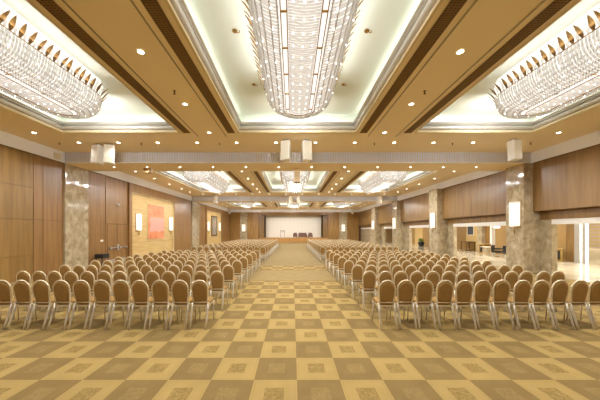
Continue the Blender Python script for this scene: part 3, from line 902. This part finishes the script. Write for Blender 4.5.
# ------------------------------------------------------------------ stage furniture
def armchair(x, w, label, name='armchair'):
    t = empty(name, (x, YE+1.6, SZ), label, 'sofa' if w > 1 else 'armchair', rz=0)
    simple('seat', M['dark_brown'], (-w/2+.1, w/2-.1, -.38, .3, .12, .42), parent=t, bevel=.03)
    simple('backrest', M['dark_brown'], (-w/2+.08, w/2-.08, .2, .42, .15, .82), parent=t, bevel=.04)
    for s in (-1, 1): simple('armrest', M['dark_brown'], (s*(w/2-.07)-.07, s*(w/2-.07)+.07, -.38, .38, .1, .58), parent=t, bevel=.03)
    for s in (-1, 1):
        for q in (-.3, .3): simple('leg', M['black'], (s*(w/2-.1)-.03, s*(w/2-.1)+.03, q-.03, q+.03, 0, .12), parent=t)
armchair(.45, .72, 'dark leather armchair on the stage, left of the sofa')
armchair(1.7, 1.45, 'dark leather sofa in the middle of the stage', 'sofa')
armchair(3.0, .72, 'dark leather armchair on the stage, right of the sofa')
t = empty('lectern', (-1.65, YE+1.0, SZ), 'slim see-through lectern standing on the stage', 'lectern')
for s in (-1, 1): simple('post', M['louver_dark'], (s*.3-.025, s*.3+.025, -.025, .025, 0, 1.15), parent=t)
simple('desk_top', M['louver_dark'], (-.36, .36, -.2, .2, 1.15, 1.2), parent=t, bevel=.01)
simple('crossbar', M['louver_dark'], (-.27, .27, -.015, .015, .95, 1.0), parent=t)
simple('base_bar', M['steel'], (-.34, .34, -.2, .2, 0, .03), parent=t)
t = empty('coffee_table', (-.55, YE+1.4, SZ), 'low pale table on the stage beside the lectern', 'table')
simple('table_top', M['cream'], (-.3, .3, -.25, .25, .36, .4), parent=t, bevel=.008)
for s in (-1, 1):
    for q in (-1, 1): simple('leg', M['steel'], (s*.26-.012, s*.26+.012, q*.2-.012, q*.2+.012, 0, .36), parent=t)

# ------------------------------------------------------------------ lobby furniture
def bin_(x, y, label):
    t = empty('litter_bin', (x, y, 0), label, 'bin')
    body = simple('body', M['brass'], (-.3, .3, -.27, .27, 0, .78), parent=t, bevel=.015)
    simple('opening', M['black'], (-.31, -.295, -.12, .12, .12, .68), (-.12, .12, -.285, -.265, .12, .68), parent=body)
    simple('lid', M['tan'], (-.32, .32, -.29, .29, .781, .82), parent=t, bevel=.01)
bin_(16.6, 15.7, 'brass and black litter bin in the lobby by the pale jamb')
bin_(16.35, 21.0, 'dark litter bin in the lobby behind the widest opening')
t = empty('console_table', (16.75, 23.6, 0), 'dark wooden console table in the lobby under a picture', 'table')
simple('table_top', M['wood_dark'], (-.3, .3, -.6, .6, .85, .9), parent=t, bevel=.01)
for s in (-1, 1):
    for q in (-1, 1): simple('leg', M['wood_dark'], (s*.25-.03, s*.25+.03, q*.54-.03, q*.54+.03, 0, .85), parent=t)
simple('shelf', M['wood_end'], (-.24, .24, -.5, .5, .2, .24), (.22, .24, -.5, .5, .24, .84), parent=t)
t = empty('picture', (LX-.125, 23.65, 1.95), 'small dark picture in the lobby above the console table', 'picture')
simple('canvas', mat('slate_picture', (70, 74, 84), .4), (-.04, 0, -.38, .38, -.4, .4), parent=t)
simple('frame_edge', M['cream'], (-.05, 0, -.44, -.38, -.46, .46), (-.05, 0, .38, .44, -.46, .46), (-.05, 0, -.38, .38, .4, .46), (-.05, 0, -.38, .38, -.46, -.4), parent=t)
t = empty('hanging_sign', (13.4, 16.2, 3.2), 'small blue and white sign hanging in the lobby', 'sign')
simple('panel', M['blue'], (-.22, .22, -.015, .015, -1.0, -.78), parent=t)
simple('lower_panel', M['white'], (-.22, .22, -.012, .012, -1.12, -1.0), parent=t)
bm = B()
for s in (-.15, .15): tube(bm, [(s, 0, -.78), (s, 0, 0)], .006, 5)
build('cord', bm, M['steel'], t)
def lobby_chair(x, y, rz, label):
    t = empty('lounge_chair', (x, y, 0), label, 'chair', 'black lounge chairs in the lobby', rz)
    simple('seat', M['black'], (-.3, .3, -.3, .3, .3, .44), parent=t, bevel=.02)
    simple('backrest', M['black'], (-.3, .3, .24, .32, .42, .85), parent=t, bevel=.02)
    for s in (-1, 1):
        simple('armrest', M['black'], (s*.31-.03, s*.31+.03, -.26, .28, .55, .62), parent=t, bevel=.01)
        for q in (-1, 1): simple('leg', M['steel'], (s*.27-.018, s*.27+.018, q*.25-.018, q*.25+.018, 0, .3), parent=t)
lobby_chair(15.2, 18.3, .6, 'black lounge chair in the lobby beside the nearest column')
lobby_chair(15.1, 17.2, -.5, 'black lounge chair in the lobby partly behind the nearest column')
t = empty('side_table', (15.6, 19.7, 0), 'pale square side table in the lobby near the black chairs', 'table')
simple('table_top', M['cream'], (-.35, .35, -.35, .35, .6, .65), parent=t, bevel=.01)
simple('pedestal', M['marble'], (-.25, .25, -.25, .25, 0, .6), parent=t)
t = empty('planter', (16.3, 31.3, 0), 'dark planter with green leaves in the far lobby', 'plant')
bm = B(); cyl(bm, (0, 0), .3, 0, .55, 20, r2=.4); pot = build('pot', bm, M['black'], t)
bm = B(); pr = random.Random(5)
for k in range(60):
    a = pr.uniform(0, 2*PI); l = pr.uniform(.35, .75); e = pr.uniform(.3, 1.3)
    d = Vector((math.cos(a)*math.cos(e), math.sin(a)*math.cos(e), math.sin(e))); s = Vector((-math.sin(a), math.cos(a), 0))*.045
    p0 = Vector((0, 0, .5)); p1 = p0+d*l*.6; p2 = p0+d*l+Vector((0, 0, -.08))
    v = [bm.verts.new(q) for q in (p0, p1-s, p2, p1+s)]; bm.faces.new(v)
o = build('foliage', bm, M['green'], pot)

# ------------------------------------------------------------------ lights of the lobby and the stage
area((14.2, 12, 3.15), 1.2, 6, 220); area((14.2, 20, 3.15), 1.2, 8, 240); area((14.2, 33, 3.15), 1.2, 8, 210); area((31, 25, 4.15), 2, 16, 500)  # last lamp unseen, added to brighten the far plank wall
area((27, 2.3, 2.1), 14, 3.8, 6500, (PI/2, 0, -.5), (.68, .84, 1.0))     # glazed front of the entrance hall
area((AX, YE+1.3, ZC-.35), 9, .5, 220, (-.35, 0, 0), (1, .95, .86))

w = bpy.data.worlds.new('world'); bpy.context.scene.world = w; w.use_nodes = True
w.node_tree.nodes['Background'].inputs[0].default_value = (.8, .85, 1, 1); w.node_tree.nodes['Background'].inputs[1].default_value = .5

# ------------------------------------------------------------------ camera and view
cam = bpy.data.cameras.new('camera'); co = bpy.data.objects.new('camera', cam); C.objects.link(co)
cam.sensor_width = 36; cam.lens = 247/600*36; cam.clip_start = .05; cam.clip_end = 200
cam.shift_x = 7.5/600; cam.shift_y = 31/600
co.location = (0, 0, 1.9); co.rotation_euler = (PI/2, 0, 0)
sc = bpy.context.scene; sc.camera = co
sc.view_settings.view_transform = 'Standard'; sc.view_settings.look = 'None'; sc.view_settings.gamma = 1
sc.view_settings.use_curve_mapping = False
sc.view_settings.exposure = 0.34
sc.cycles.max_bounces = 8; sc.cycles.diffuse_bounces = 5; sc.cycles.transparent_max_bounces = 12
sc.cycles.sample_clamp_indirect = 4; sc.cycles.caustics_reflective = False; sc.cycles.caustics_refractive = False
sc.cycles.use_denoising = True
